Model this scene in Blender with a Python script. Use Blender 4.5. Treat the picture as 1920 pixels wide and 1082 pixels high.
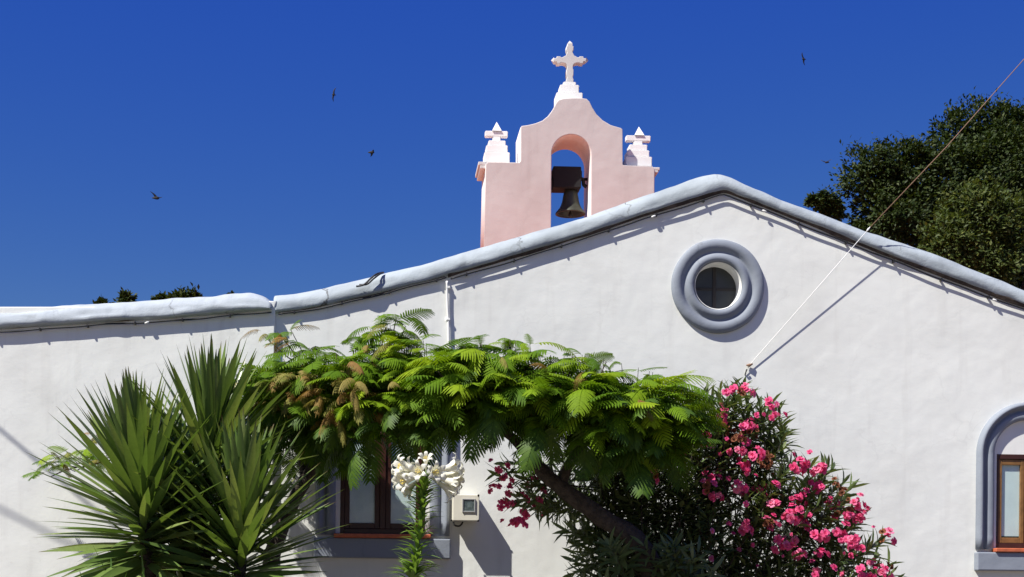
import bpy, bmesh, math, random
import numpy as np
from mathutils import Vector, Matrix, noise

for o in list(bpy.data.objects): bpy.data.objects.remove(o)
SC = bpy.context.scene
COL = SC.collection
R = math.radians
random.seed(11); np.random.seed(11)

# ------------------------------------------------------------------ camera
F_PX, CX, CY = 2690.0, 837.0, 1100.0          # focal length and principal point in photo pixels
CAM = Vector((0.0, -14.0, 1.6))
cam_d = bpy.data.cameras.new('camera'); cam = bpy.data.objects.new('camera', cam_d); COL.objects.link(cam)
cam.location = CAM
ROT = Matrix.Rotation(R(-2.7), 3, 'Z') @ Matrix.Rotation(R(90), 3, 'X') @ Matrix.Rotation(R(0.6), 3, 'Z')
cam.rotation_euler = ROT.to_euler()
cam_d.sensor_width = 36; cam_d.lens = 36 * F_PX / 1920
cam_d.shift_x = (960 - CX) / 1920; cam_d.shift_y = (CY - 541) / 1920
cam_d.clip_start = 0.1; cam_d.clip_end = 2000
SC.camera = cam

# ------------------------------------------------------------------ sky, sun, exposure
SUN = Vector((-1.65, -1.0, 2.55)).normalized()
w = bpy.data.worlds.new('World'); SC.world = w; w.use_nodes = True
wn = w.node_tree; wn.nodes.clear()
sky = wn.nodes.new('ShaderNodeTexSky'); sky.sky_type = 'NISHITA'; sky.sun_disc = False
sky.sun_elevation = math.asin(SUN.z); sky.sun_rotation = math.atan2(SUN.x, SUN.y) % (2 * math.pi)
sky.altitude = 1200; sky.air_density = 1.0; sky.dust_density = 0.0; sky.ozone_density = 4.0
hs = wn.nodes.new('ShaderNodeHueSaturation'); hs.inputs['Saturation'].default_value = 1.22
hs.inputs['Value'].default_value = 1.0
bg = wn.nodes.new('ShaderNodeBackground'); bg.inputs[1].default_value = 0.07
wo = wn.nodes.new('ShaderNodeOutputWorld')
sep = wn.nodes.new('ShaderNodeSeparateColor'); com = wn.nodes.new('ShaderNodeCombineColor')   # deep, polarised blue: one grading for the whole sky
wn.links.new(sky.outputs[0], hs.inputs['Color']); wn.links.new(hs.outputs[0], sep.inputs[0])
for ch, (ex, k) in enumerate(((1.38, .54), (1.14, .50), (.12, 3.5))):
    pw = wn.nodes.new('ShaderNodeMath'); pw.operation = 'POWER'; pw.inputs[1].default_value = ex
    ml = wn.nodes.new('ShaderNodeMath'); ml.operation = 'MULTIPLY'; ml.inputs[1].default_value = k
    wn.links.new(sep.outputs[ch], pw.inputs[0]); wn.links.new(pw.outputs[0], ml.inputs[0]); wn.links.new(ml.outputs[0], com.inputs[ch])
wn.links.new(com.outputs[0], bg.inputs[0]); wn.links.new(bg.outputs[0], wo.inputs[0])
sd = bpy.data.lights.new('sun', 'SUN'); sd.energy = 5.0; sd.angle = R(0.5); sd.color = (1.0, 0.965, 0.89)
so = bpy.data.objects.new('sun', sd); COL.objects.link(so); so.rotation_euler = SUN.to_track_quat('Z', 'Y').to_euler()
so.location = (-20, -14, 30)
SC.view_settings.view_transform = 'Standard'; SC.view_settings.look = 'None'
SC.view_settings.gamma = 1; SC.view_settings.use_curve_mapping = False
SC.view_settings.exposure = 0.6
SC.render.engine = 'CYCLES'

# ------------------------------------------------------------------ helpers
def P(px, py, Y=0.0):
    """world point seen at photo pixel (px, py) on the vertical plane y = Y"""
    d = ROT @ Vector(((px - CX) / F_PX, (CY - py) / F_PX, -1.0))
    return CAM + d * ((Y - CAM.y) / d.y)
def S(Y=0.0): return (Y - CAM.y) / F_PX       # metres per photo pixel at depth Y

def link(o, parent=None):
    COL.objects.link(o)
    if parent: o.parent = parent
    return o
def base_of(o):
    v = Vector((0, 0, 0))
    while o: v += o.location; o = o.parent
    return v
def mesh_obj(name, verts, faces, m, parent=None, smooth=False):
    me = bpy.data.meshes.new(name); me.from_pydata([tuple(v) for v in verts], [], faces); me.update()
    return put(name, me, m, parent, smooth)
def put(name, me, m, parent=None, smooth=False):
    if m and not me.materials: me.materials.append(m)
    if smooth: me.polygons.foreach_set('use_smooth', [True] * len(me.polygons))
    o = bpy.data.objects.new(name, me); link(o, parent)
    if parent: o.location = -base_of(parent)     # mesh data is in world coordinates
    return o
def inst(name, me, M, parent):
    o = bpy.data.objects.new(name, me); link(o, parent)
    o.matrix_basis = Matrix.Translation(-base_of(parent)) @ M
    return o
def empty(name, loc):
    o = bpy.data.objects.new(name, None); o.empty_display_size = 0.1; o.location = loc; link(o); return o
def tag(o, label, cat, group=None):
    o['label'] = label; o['category'] = cat
    if group: o['group'] = group
    return o
def fin(name, bm, m, parent=None, smooth=False, bevel=0.0, seg=2):
    if bevel: bmesh.ops.bevel(bm, geom=bm.edges[:], offset=bevel, segments=seg, affect='EDGES', profile=0.5)
    bmesh.ops.recalc_face_normals(bm, faces=bm.faces)
    me = bpy.data.meshes.new(name); bm.to_mesh(me); bm.free()
    return put(name, me, m, parent, smooth)
def bbox(bm, x0, x1, y0, y1, z0, z1):
    vs = [bm.verts.new(p) for p in ((x0,y0,z0),(x1,y0,z0),(x1,y1,z0),(x0,y1,z0),(x0,y0,z1),(x1,y0,z1),(x1,y1,z1),(x0,y1,z1))]
    for f in ((0,3,2,1),(4,5,6,7),(0,1,5,4),(1,2,6,5),(2,3,7,6),(3,0,4,7)): bm.faces.new([vs[i] for i in f])
def box(name, x0, x1, y0, y1, z0, z1, m, parent=None, bevel=0.004):
    bm = bmesh.new(); bbox(bm, x0, x1, y0, y1, z0, z1); return fin(name, bm, m, parent, bevel=bevel)
def frame_bars(name, x0, x1, y0, y1, z0, z1, wx, wz, m, parent, bevel=0.004):
    """picture-frame of four butted bars"""
    bm = bmesh.new()
    bbox(bm, x0, x0+wx, y0, y1, z0, z1); bbox(bm, x1-wx, x1, y0, y1, z0, z1)
    bbox(bm, x0+wx, x1-wx, y0+.002, y1, z0, z0+wz); bbox(bm, x0+wx, x1-wx, y0+.002, y1, z1-wz, z1)
    return fin(name, bm, m, parent, bevel=bevel)
def tube(name, pts, radii, m, parent=None, sides=8, smooth=True, bm=None, wob=0.0):
    own = bm is None
    if own: bm = bmesh.new()
    pts = [Vector(p) for p in pts]; n = len(pts)
    if not hasattr(radii, '__len__'): radii = [radii] * n
    rings = []; up = Vector((0.13, 0.37, 0.92))
    for i, p in enumerate(pts):
        t = (pts[min(i+1, n-1)] - pts[max(i-1, 0)]).normalized()
        a = t.cross(up)
        if a.length < 1e-3: a = t.cross(Vector((1, 0, 0)))
        a.normalize(); b = t.cross(a).normalized()
        ring = []
        for k in range(sides):
            an = 2 * math.pi * k / sides
            r = radii[i] * (1 + wob * noise.noise(p * 9 + Vector((k, k*.7, 0))))
            ring.append(bm.verts.new(p + a * math.cos(an) * r + b * math.sin(an) * r))
        rings.append(ring)
    for i in range(n - 1):
        for k in range(sides):
            bm.faces.new((rings[i][k], rings[i][(k+1) % sides], rings[i+1][(k+1) % sides], rings[i+1][k]))
    bm.faces.new(rings[0][::-1]); bm.faces.new(rings[-1])
    if own: return fin(name, bm, m, parent, smooth=smooth)
def spline(pts, n):
    """Catmull-Rom resampling of a list of tuples"""
    pts = [Vector(p) for p in pts]; out = []
    m = len(pts) - 1
    for j in range(n + 1):
        t = j / n * m; i = min(int(t), m - 1); u = t - i
        p0, p1, p2, p3 = pts[max(i-1, 0)], pts[i], pts[i+1], pts[min(i+2, m)]
        out.append(0.5 * ((2*p1) + (p2-p0)*u + (2*p0-5*p1+4*p2-p3)*u*u + (3*p1-p0-3*p2+p3)*u**3))
    return out
def interp(x, tab):
    if x <= tab[0][0]: 
        (a, b), (c, d) = tab[0], tab[1]
    elif x >= tab[-1][0]:
        (a, b), (c, d) = tab[-2], tab[-1]
    else:
        for (a, b), (c, d) in zip(tab, tab[1:]):
            if a <= x <= c: break
    return b + (d - b) * (x - a) / (c - a)
def plate_mesh(name, polys, Y0, e, bevel=0.0):
    """flat shape with holes (x, z outlines) between y = Y0-e and Y0+e"""
    cu = bpy.data.curves.new(name, 'CURVE'); cu.dimensions = '2D'; cu.fill_mode = 'BOTH'
    cu.extrude = e - bevel; cu.bevel_depth = bevel; cu.offset = -bevel; cu.bevel_resolution = 2
    for poly in polys:
        s = cu.splines.new('POLY'); s.points.add(len(poly) - 1); s.use_cyclic_u = True
        for q, p in zip(s.points, poly): q.co = (p[0], p[1], 0, 1)
    o = bpy.data.objects.new('tmp', cu); COL.objects.link(o)
    dg = bpy.context.evaluated_depsgraph_get()
    me = bpy.data.meshes.new_from_object(o.evaluated_get(dg), depsgraph=dg)
    bpy.data.objects.remove(o)
    me.transform(Matrix.Translation((0, Y0, 0)) @ Matrix.Rotation(R(90), 4, 'X')); me.name = name
    return me
def loft(name, rings, m, parent, closed_ring=False, smooth=True, caps=False):
    n = len(rings[0]); verts = [p for r in rings for p in r]; faces = []
    for i in range(len(rings) - 1):
        for k in range(n if closed_ring else n - 1):
            k2 = (k + 1) % n
            faces.append((i*n+k, i*n+k2, (i+1)*n+k2, (i+1)*n+k))
    if caps: faces += [tuple(range(n))[::-1], tuple((len(rings)-1)*n + k for k in range(n))]
    o = mesh_obj(name, verts, faces, m, parent, smooth)
    bm = bmesh.new(); bm.from_mesh(o.data); bmesh.ops.recalc_face_normals(bm, faces=bm.faces); bm.to_mesh(o.data); bm.free()
    return o
def lathe(name, prof, centre, m, parent, n=64, axis='Y', wob=0.0, bm_only=False):
    """prof: (radius, along-axis)"""
    rings = []
    for r, h in prof:
        ring = []
        for k in range(n):
            a = 2 * math.pi * k / n
            rr = r * (1 + wob * noise.noise(Vector((math.cos(a)*1.6, math.sin(a)*1.6, r*3))))
            c, s = math.cos(a) * rr, math.sin(a) * rr
            ring.append(Vector(centre) + (Vector((c, h, s)) if axis == 'Y' else Vector((c, s, h))))
        rings.append(ring)
    return loft(name, rings, m, parent, closed_ring=True)

# ------------------------------------------------------------------ materials
def nodemat(name):
    m = bpy.data.materials.new(name); m.use_nodes = True
    nt = m.node_tree; return m, nt, nt.nodes['Principled BSDF']
def N(nt, t, **kw):
    n = nt.nodes.new(t)
    for k, v in kw.items(): setattr(n, k, v)
    return n
def mixc(nt, fac, a, b, mode='MIX'):
    n = N(nt, 'ShaderNodeMix', data_type='RGBA', blend_type=mode)
    for sock, v in ((n.inputs[0], fac), (n.inputs[6], a), (n.inputs[7], b)):
        if hasattr(v, 'is_linked'): nt.links.new(v, sock)
        elif isinstance(v, (tuple, list)): sock.default_value = (*v, 1) if len(v) == 3 else v
        else: sock.default_value = v
    return n.outputs[2]
def noise_fac(nt, scale, lo, hi, detail=4, rough=.55, stretch=(1, 1, 1), dist=0.0):
    tc = N(nt, 'ShaderNodeTexCoord'); mp = N(nt, 'ShaderNodeMapping'); mp.inputs['Scale'].default_value = stretch
    nz = N(nt, 'ShaderNodeTexNoise'); nz.inputs['Scale'].default_value = scale; nz.inputs['Detail'].default_value = detail
    nz.inputs['Roughness'].default_value = rough; nz.inputs['Distortion'].default_value = dist
    mr = N(nt, 'ShaderNodeMapRange'); mr.inputs[1].default_value = lo; mr.inputs[2].default_value = hi
    nt.links.new(tc.outputs['Object'], mp.inputs[0]); nt.links.new(mp.outputs[0], nz.inputs[0]); nt.links.new(nz.outputs[0], mr.inputs[0])
    return mr.outputs[0]
def bumps(nt, bsdf, layers):
    prev = None
    for fac, strength, dist in layers:
        b = N(nt, 'ShaderNodeBump'); b.inputs['Strength'].default_value = strength; b.inputs['Distance'].default_value = dist
        nt.links.new(fac, b.inputs['Height'])
        if prev: nt.links.new(prev, b.inputs['Normal'])
        prev = b.outputs[0]
    nt.links.new(prev, bsdf.inputs['Normal'])
def crack_fac(nt, scale, width, stretch=(1, 1, 1)):
    tc = N(nt, 'ShaderNodeTexCoord'); mp = N(nt, 'ShaderNodeMapping'); mp.inputs['Scale'].default_value = stretch
    nz = N(nt, 'ShaderNodeTexNoise'); nz.inputs['Scale'].default_value = 5; nz.inputs['Detail'].default_value = 5
    va = N(nt, 'ShaderNodeVectorMath', operation='MULTIPLY_ADD'); va.inputs[1].default_value = (.35, .35, .35)
    vo = N(nt, 'ShaderNodeTexVoronoi', feature='DISTANCE_TO_EDGE'); vo.inputs['Scale'].default_value = scale
    mr = N(nt, 'ShaderNodeMapRange'); mr.inputs[1].default_value = width; mr.inputs[2].default_value = 0.0
    nt.links.new(tc.outputs['Object'], mp.inputs[0]); nt.links.new(mp.outputs[0], nz.inputs[0])
    nt.links.new(nz.outputs['Color'], va.inputs[0]); nt.links.new(mp.outputs[0], va.inputs[2])
    nt.links.new(va.outputs[0], vo.inputs[0]); nt.links.new(vo.outputs[0], mr.inputs[0])
    return mr.outputs[0]
def mul(nt, a, b):
    n = N(nt, 'ShaderNodeMath', operation='MULTIPLY')
    for s, v in ((n.inputs[0], a), (n.inputs[1], b)):
        if hasattr(v, 'is_linked'): nt.links.new(v, s)
        else: s.default_value = v
    return n.outputs[0]
def plaster(name, col, dirt, rough=.85, bump=1.0, crack=0.0, stain=.35, streak=.25):
    m, nt, b = nodemat(name)
    c = mixc(nt, mul(nt, noise_fac(nt, 1.3, .48, .75), stain), col, dirt)
    c = mixc(nt, mul(nt, noise_fac(nt, 3.0, .55, .8, stretch=(2.4, 2.4, .25)), streak), c, dirt)
    c = mixc(nt, mul(nt, noise_fac(nt, 26, .62, .78, detail=6), .3), c, dirt)
    if crack: c = mixc(nt, mul(nt, mul(nt, crack_fac(nt, 1.1, .012), noise_fac(nt, 1.7, .45, .6)), crack), c, (.09, .085, .08))
    nt.links.new(c, b.inputs['Base Color']); b.inputs['Roughness'].default_value = rough
    b.inputs['Specular IOR Level'].default_value = .25
    bumps(nt, b, [(noise_fac(nt, 2.2, 0, 1, detail=2), .22*bump, .05), (noise_fac(nt, 9, 0, 1, detail=4), .16*bump, .014),
                  (noise_fac(nt, 70, 0, 1, detail=4), .22*bump, .003)])
    return m
def simple(name, col, rough=.6, metal=0.0, var=.0, vscale=8, dark=None, bump=0.0, spec=.4):
    m, nt, b = nodemat(name)
    b.inputs['Roughness'].default_value = rough; b.inputs['Metallic'].default_value = metal; b.inputs['Specular IOR Level'].default_value = spec
    if var:
        c = mixc(nt, mul(nt, noise_fac(nt, vscale, .4, .7), var), col, dark or tuple(x*.4 for x in col)); nt.links.new(c, b.inputs['Base Color'])
    else: b.inputs['Base Color'].default_value = (*col, 1)
    if bump: bumps(nt, b, [(noise_fac(nt, vscale*3, 0, 1), .6, bump)])
    return m
def leafmat(name, cols, trans=.35, rough=.45, spec=.4, per='island', tcol=None):
    """foliage: cols is a list of base colours picked at random for each leaf"""
    m, nt, b = nodemat(name)
    if per == 'island': src = N(nt, 'ShaderNodeNewGeometry').outputs['Random Per Island']
    else: src = N(nt, 'ShaderNodeObjectInfo').outputs['Random']
    cr = N(nt, 'ShaderNodeValToRGB'); el = cr.color_ramp.elements
    while len(el) < len(cols): el.new(.5)
    for i, c in enumerate(cols): el[i].position = i / (len(cols) - 1); el[i].color = (*c, 1)
    nt.links.new(src, cr.inputs[0])
    c = mixc(nt, mul(nt, noise_fac(nt, 30, .4, .7), .25), cr.outputs[0], tuple(x*.6 for x in cols[0]))
    nt.links.new(c, b.inputs['Base Color']); b.inputs['Roughness'].default_value = rough; b.inputs['Specular IOR Level'].default_value = spec
    tr = N(nt, 'ShaderNodeBsdfTranslucent')
    tm = mixc(nt, 1.0, c, tcol or (1.5, 1.5, .7), 'MULTIPLY'); nt.links.new(tm, tr.inputs[0])
    ms = N(nt, 'ShaderNodeMixShader'); ms.inputs[0].default_value = trans
    nt.links.new(b.outputs[0], ms.inputs[1]); nt.links.new(tr.outputs[0], ms.inputs[2])
    nt.links.new(ms.outputs[0], nt.nodes['Material Output'].inputs[0])
    return m
M = {}
M['wall'] = plaster('white_plaster', (.80, .808, .765), (.60, .59, .55), bump=1.0, crack=.07, stain=.35, streak=.45)
M['reveal'] = plaster('white_reveal_paint', (.80, .797, .765), (.6, .6, .58), bump=.6)
M['coping'] = plaster('blue_grey_coping_paint', (.375, .418, .447), (.25, .28, .30), crack=1.0, stain=.95, bump=3.2, streak=.5)
M['wingcoping'] = plaster('pale_blue_grey_coping_paint', (.41, .45, .485), (.24, .27, .30), crack=.5, stain=.85, bump=3.0, streak=.5)
M['surround'] = plaster('blue_grey_moulding_paint', (.25, .276, .322), (.17, .19, .225), bump=1.6, crack=.3, stain=.6, rough=.7)
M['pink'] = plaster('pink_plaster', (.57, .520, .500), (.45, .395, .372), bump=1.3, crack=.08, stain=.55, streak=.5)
M['pinksunlit'] = plaster('sunlit_pink_side_plaster', (.77, .715, .69), (.6, .53, .5), bump=.6)  # belfry pink made paler for side faces: sun glare put into the colour
M['white'] = plaster('white_finial_paint', (.82, .81, .79), (.6, .57, .53), bump=.7)
M['crossm'] = plaster('weathered_white_cross_paint', (.60, .585, .565), (.48, .45, .43), bump=.5)
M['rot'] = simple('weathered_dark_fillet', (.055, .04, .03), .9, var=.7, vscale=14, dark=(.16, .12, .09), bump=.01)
M['cable'] = simple('black_cable', (.02, .02, .022), .5)
M['clip'] = simple('grey_clip', (.3, .3, .3), .6)
M['bulb'] = simple('white_bulb', (.8, .8, .78), .3)
M['terra'] = simple('terracotta_sill', (.55, .14, .06), .6, var=.4, vscale=20)
M['brown'] = simple('brown_window_paint', (.055, .018, .013), .4, var=.5, vscale=12)
M['ochre'] = simple('varnished_wood', (.24, .12, .04), .45, var=.5, vscale=18)
M['curtain'] = simple('pale_blind', (.86, .86, .84), .9, var=.15, vscale=5)
M['dark'] = simple('dark_interior', (.02, .02, .02), .9)
M['bronze'] = simple('aged_bronze', (.055, .056, .043), .55, metal=.5, var=.7, vscale=10, dark=(.07, .085, .06), bump=.004)
M['black'] = simple('black_painted_wood', (.010, .010, .011), .8, var=.4, vscale=20)
M['iron'] = simple('dark_iron', (.03, .028, .026), .6, metal=.5)
M['cream'] = simple('cream_plastic', (.74, .71, .60), .4, var=.12, vscale=6)
M['meter'] = simple('meter_face', (.10, .11, .11), .6, var=.8, vscale=40, dark=(.3, .31, .3))
M['bark'] = simple('grey_brown_bark', (.080, .062, .048), .9, var=.9, vscale=22, dark=(.022, .017, .013), bump=.05)
M['ropew'] = simple('white_painted_rope', (.8, .79, .76), .7)
M['ropeb'] = simple('brown_rope', (.25, .15, .10), .9)
M['bird'] = simple('dark_feathers', (.018, .016, .016), .7)
def glass(name, tint=(.9, .95, .95), alpha=.25):
    m, nt, b = nodemat(name); nt.nodes.remove(b)
    g = N(nt, 'ShaderNodeBsdfGlossy'); g.inputs['Roughness'].default_value = .03
    t = N(nt, 'ShaderNodeBsdfTransparent'); t.inputs[0].default_value = (*tint, 1)
    fr = N(nt, 'ShaderNodeFresnel'); fr.inputs[0].default_value = 1.5
    ge = N(nt, 'ShaderNodeNewGeometry'); iv = N(nt, 'ShaderNodeMath', operation='SUBTRACT'); iv.inputs[0].default_value = 1.0; nt.links.new(ge.outputs['Backfacing'], iv.inputs[1])
    ms = N(nt, 'ShaderNodeMixShader'); nt.links.new(mul(nt, fr.outputs[0], iv.outputs[0]), ms.inputs[0]); nt.links.new(t.outputs[0], ms.inputs[1]); nt.links.new(g.outputs[0], ms.inputs[2])
    nt.links.new(ms.outputs[0], nt.nodes['Material Output'].inputs[0]); return m
M['glass'] = glass('window_glass')
M['dirtyglass'] = simple('dusty_dark_glass', (.035, .038, .036), .35, var=.6, vscale=9, dark=(.06, .062, .058))
M['muntin'] = simple('dark_grey_bar', (.03, .026, .024), .7)
M['yucca'] = leafmat('yucca_leaf', [(.10, .165, .035), (.16, .235, .055), (.07, .125, .03), (.24, .30, .09)], .2, .36, .5, 'object')
nt = M['yucca'].node_tree; tc_ = N(nt, 'ShaderNodeTexCoord'); sx_ = N(nt, 'ShaderNodeSeparateXYZ'); mr_ = N(nt, 'ShaderNodeMapRange')   # dry brown leaf tips
mr_.inputs[1].default_value = .90; mr_.inputs[2].default_value = .99; nt.links.new(tc_.outputs['Generated'], sx_.inputs[0]); nt.links.new(sx_.outputs[0], mr_.inputs[0])
pb_ = nt.nodes['Principled BSDF']; old_ = pb_.inputs['Base Color'].links[0].from_socket
nt.links.new(mixc(nt, mr_.outputs[0], old_, (.10, .05, .02)), pb_.inputs['Base Color'])
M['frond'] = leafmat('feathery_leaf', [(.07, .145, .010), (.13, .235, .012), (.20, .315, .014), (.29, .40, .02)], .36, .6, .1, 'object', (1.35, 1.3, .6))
M['frondshade'] = leafmat('shaded_feathery_leaf', [(.045, .095, .008), (.075, .14, .010), (.035, .08, .010)], .2, .55, .25)  # darker copy of the frond greens: shade inside the canopy put into the colour
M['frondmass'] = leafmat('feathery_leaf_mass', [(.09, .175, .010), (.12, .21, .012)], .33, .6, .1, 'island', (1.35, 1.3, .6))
M['rust'] = leafmat('rusty_leaf', [(.30, .16, .05), (.30, .26, .07), (.20, .24, .045), (.33, .20, .07)], .35, .7, .2, 'object', (1.3, 1.1, .7))
M['ole'] = leafmat('oleander_leaf', [(.10, .145, .05), (.15, .20, .07), (.08, .12, .045), (.21, .25, .10)], .25, .42, .45, 'object')
M['olein'] = leafmat('oleander_leaf_mass', [(.09, .13, .045), (.13, .175, .06), (.065, .105, .038), (.19, .225, .085)], .22, .42, .45)
M['pinkfl'] = leafmat('pink_petal', [(.78, .08, .25), (.86, .15, .34), (.70, .055, .19), (.90, .30, .47)], .38, .6, .2, 'object', (1.2, .9, 1.0))
M['deadfl'] = leafmat('withered_petal', [(.30, .11, .05), (.22, .09, .05)], .25, .8, .1, 'object', (1.2, 1, .8))
M['ficus'] = leafmat('glossy_dark_leaf', [(.020, .036, .007), (.034, .054, .010), (.016, .028, .006), (.07, .088, .016)], .2, .55, .2)
M['ficus2'] = leafmat('glossy_light_leaf', [(.045, .07, .014), (.075, .10, .022), (.036, .058, .012), (.15, .165, .04)], .25, .55, .22)
M['lilyleaf'] = leafmat('lily_leaf', [(.14, .24, .04), (.19, .30, .06), (.11, .20, .04)], .28, .45, .4, 'object')
M['lilystem'] = simple('lily_stem', (.14, .22, .06), .5)
M['petal'] = leafmat('white_lily_petal', [(.84, .82, .70), (.88, .87, .80)], .3, .5, .3, 'object', (1, 1, .85))
M['stamen'] = simple('yellow_stamen', (.78, .62, .16), .7)
M['strap'] = leafmat('strap_leaf', [(.06, .13, .025), (.09, .17, .035)], .25, .4, .45, 'object')

# ------------------------------------------------------------------ ground
def ground():
    ys = [-400, -60, -30, -14, -9, -6, -4, -2.5, -1.2, 0.4, 6, 20, 60, 900]
    zs = [0, 0, 0, 0, .05, .2, .45, .6, .7, .75, .75, .7, .5, 0]
    xs = [-900, -200, -60, -30, -15, -8, -4, 0, 4, 8, 15, 30, 60, 200, 900]
    v = [(x, y, z) for y, z in zip(ys, zs) for x in xs]; n = len(xs)
    f = [(j*n+i, j*n+i+1, (j+1)*n+i+1, (j+1)*n+i) for j in range(len(ys)-1) for i in range(n-1)]
    m, nt, b = nodemat('dry_sandy_ground')
    c = mixc(nt, noise_fac(nt, .8, .35, .7, detail=6), (.11, .088, .066), (.17, .14, .11)); c = mixc(nt, mul(nt, noise_fac(nt, 18, .55, .7), .6), c, (.07, .06, .045))
    nt.links.new(c, b.inputs['Base Color']); b.inputs['Roughness'].default_value = .95
    bumps(nt, b, [(noise_fac(nt, 12, 0, 1, detail=6), .7, .05)])
    o = mesh_obj('ground', v, f, m, None, True); o['kind'] = 'structure'
ground()
GZ = .68

# ------------------------------------------------------------------ church
church = empty('church', (P(1345, 900).x, 1.5, .7))
tag(church, 'white plastered church with blue-grey gable coping, round window and pink belfry', 'church')
# coping: photo outline of its top and bottom edges
TOP = [(515, 552), (560, 548), (600, 540), (700, 516), (800, 490), (900, 461), (1000, 433), (1100, 403), (1200, 367), (1278, 340), (1318, 326), (1345, 320.5), (1372, 328), (1400, 343), (1472, 373), (1627, 430), (1782, 481), (1920, 539), (2100, 610), (2260, 672)]
BOT = [(515, 586), (560, 580), (600, 573), (700, 551), (800, 526), (900, 497), (1000, 468), (1100, 437), (1200, 402), (1278, 379), (1330, 363), (1356, 355), (1380, 364), (1433, 384), (1510, 414), (1627, 461), (1743, 506), (1920, 571), (2100, 642), (2260, 705)]
WTOP = [(-420, 600), (-200, 589), (0, 577), (100, 571), (200, 564), (300, 558), (400, 551), (440, 547.5), (470, 546), (490, 550), (505, 559), (515, 573)]
WBOT = [(-420, 645), (-200, 629), (0, 615), (100, 609), (200, 602), (300, 596), (400, 588), (440, 584.5), (470, 582), (490, 580.5), (505, 579.5), (515, 579)]
def smooth_tab(tab, x, h=6):
    return (interp(x-h, tab) + 2*interp(x, tab) + interp(x+h, tab)) / 4 if tab[0][0]+h < x < tab[-1][0]-h else interp(x, tab)
PROF = [(.02, -.02), (-.55, 0), (-.88, .07), (-1, .2), (-.97, .32), (-.84, .45), (-.58, .58), (-.18, .70), (.35, .81), (1.0, .90), (1.8, .97), (2.6, 1.0), (3.6, .95), (4.6, .75), (4.8, .3), (4.8, -.2)]
def coping(name, top, bot, x0, x1, yb, m, over=.048, amp=1.2, endcap=None):
    rings = []; x = x0
    while x <= x1 + .1:
        zt = P(x, smooth_tab(top, x), yb + .03).z; zb = P(x, smooth_tab(bot, x), yb - over).z; X = P(x, 500, yb).x
        ring = []
        for i, (a, h) in enumerate(PROF):
            q = Vector((X * 2.3, i * .45, zt))
            dy = amp * .010 * noise.noise(q) + amp * .005 * noise.noise(q * 3.1)
            dz = amp * .012 * noise.noise(q + Vector((7, 3, 1))) + amp*.005*noise.noise(q*3.3 + Vector((1, 9, 4)))
            ring.append(Vector((X, yb + a * over + dy, zb + (zt - zb) * h + dz * (h > .1))))
        rings.append(ring); x += 6
    return loft(name, rings, m, church, caps=True)
cop = coping('coping', TOP, BOT, 514, 2258, 0, M['coping'])
cop['label'] = 'rounded blue-grey coping along the gable edge'
wc = coping('coping', WTOP, WBOT, -420, 515, -.05, M['wingcoping'], over=.06, amp=1.7)
wc['label'] = 'pale rounded coping of the low left wing'
# dark fillet under the copings
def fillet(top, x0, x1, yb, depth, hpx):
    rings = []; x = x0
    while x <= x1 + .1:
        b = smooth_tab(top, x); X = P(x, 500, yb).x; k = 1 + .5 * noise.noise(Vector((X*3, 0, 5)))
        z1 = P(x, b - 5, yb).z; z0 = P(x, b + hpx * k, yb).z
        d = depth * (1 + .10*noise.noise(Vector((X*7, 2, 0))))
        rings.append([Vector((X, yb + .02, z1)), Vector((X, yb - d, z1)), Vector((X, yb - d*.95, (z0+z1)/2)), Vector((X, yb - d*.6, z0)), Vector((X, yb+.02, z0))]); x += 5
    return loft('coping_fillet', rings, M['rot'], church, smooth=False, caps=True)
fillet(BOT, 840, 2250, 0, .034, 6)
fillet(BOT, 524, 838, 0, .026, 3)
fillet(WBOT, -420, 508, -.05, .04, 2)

def arch_poly(cx, r, zs, zb, n=28):
    return [(cx - r, zb)] + [(cx - r*math.cos(math.pi*k/n), zs + r*math.sin(math.pi*k/n)) for k in range(n+1)] + [(cx + r, zb)]
# --- windows: centre px, inner half width px, band px, spring y, sill y, base y
def win_geo(cxp, rin, springy, silly):
    c = P(cxp, silly, 0); return c.x, rin * S(0), P(cxp, springy, 0).z, c.z
WR = win_geo(1924, 65, 852, 1031)
WL = win_geo(717, 88, 800, 1004)
rw = P(1345.5, 537, 0); rr = 45 * S(0)
# facade wall with its three openings
edge = []
x = 517
while x <= 2250:
    p = P(x, smooth_tab(TOP, x) + 14, 0); edge.append((p.x, p.z)); x += 12
edge = [(edge[0][0], .3)] + edge + [(edge[-1][0], .3)]
holes = [[(rw.x + rr*math.cos(2*math.pi*k/56), rw.z + rr*math.sin(2*math.pi*k/56)) for k in range(56)],
         arch_poly(WR[0], WR[1], WR[2], WR[3]), arch_poly(WL[0], WL[1], WL[2], WL[3])]
fw = put('facade_wall', plate_mesh('facade_wall', [edge] + holes, .15, .15), M['wall'], church)
edge = []
x = -420
while x <= 518:
    p = P(x, min(smooth_tab(WTOP, min(x, 480)) + 16, 575), -.05); edge.append((p.x, p.z)); x += 14
e1 = P(516, 575, -.05); edge.append((e1.x, e1.z))
edge = [(edge[0][0], .3)] + edge + [(edge[-1][0], .3)]
put('wing_wall', plate_mesh('wing_wall', [edge], .10, .15, .012), M['wall'], church)
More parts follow.
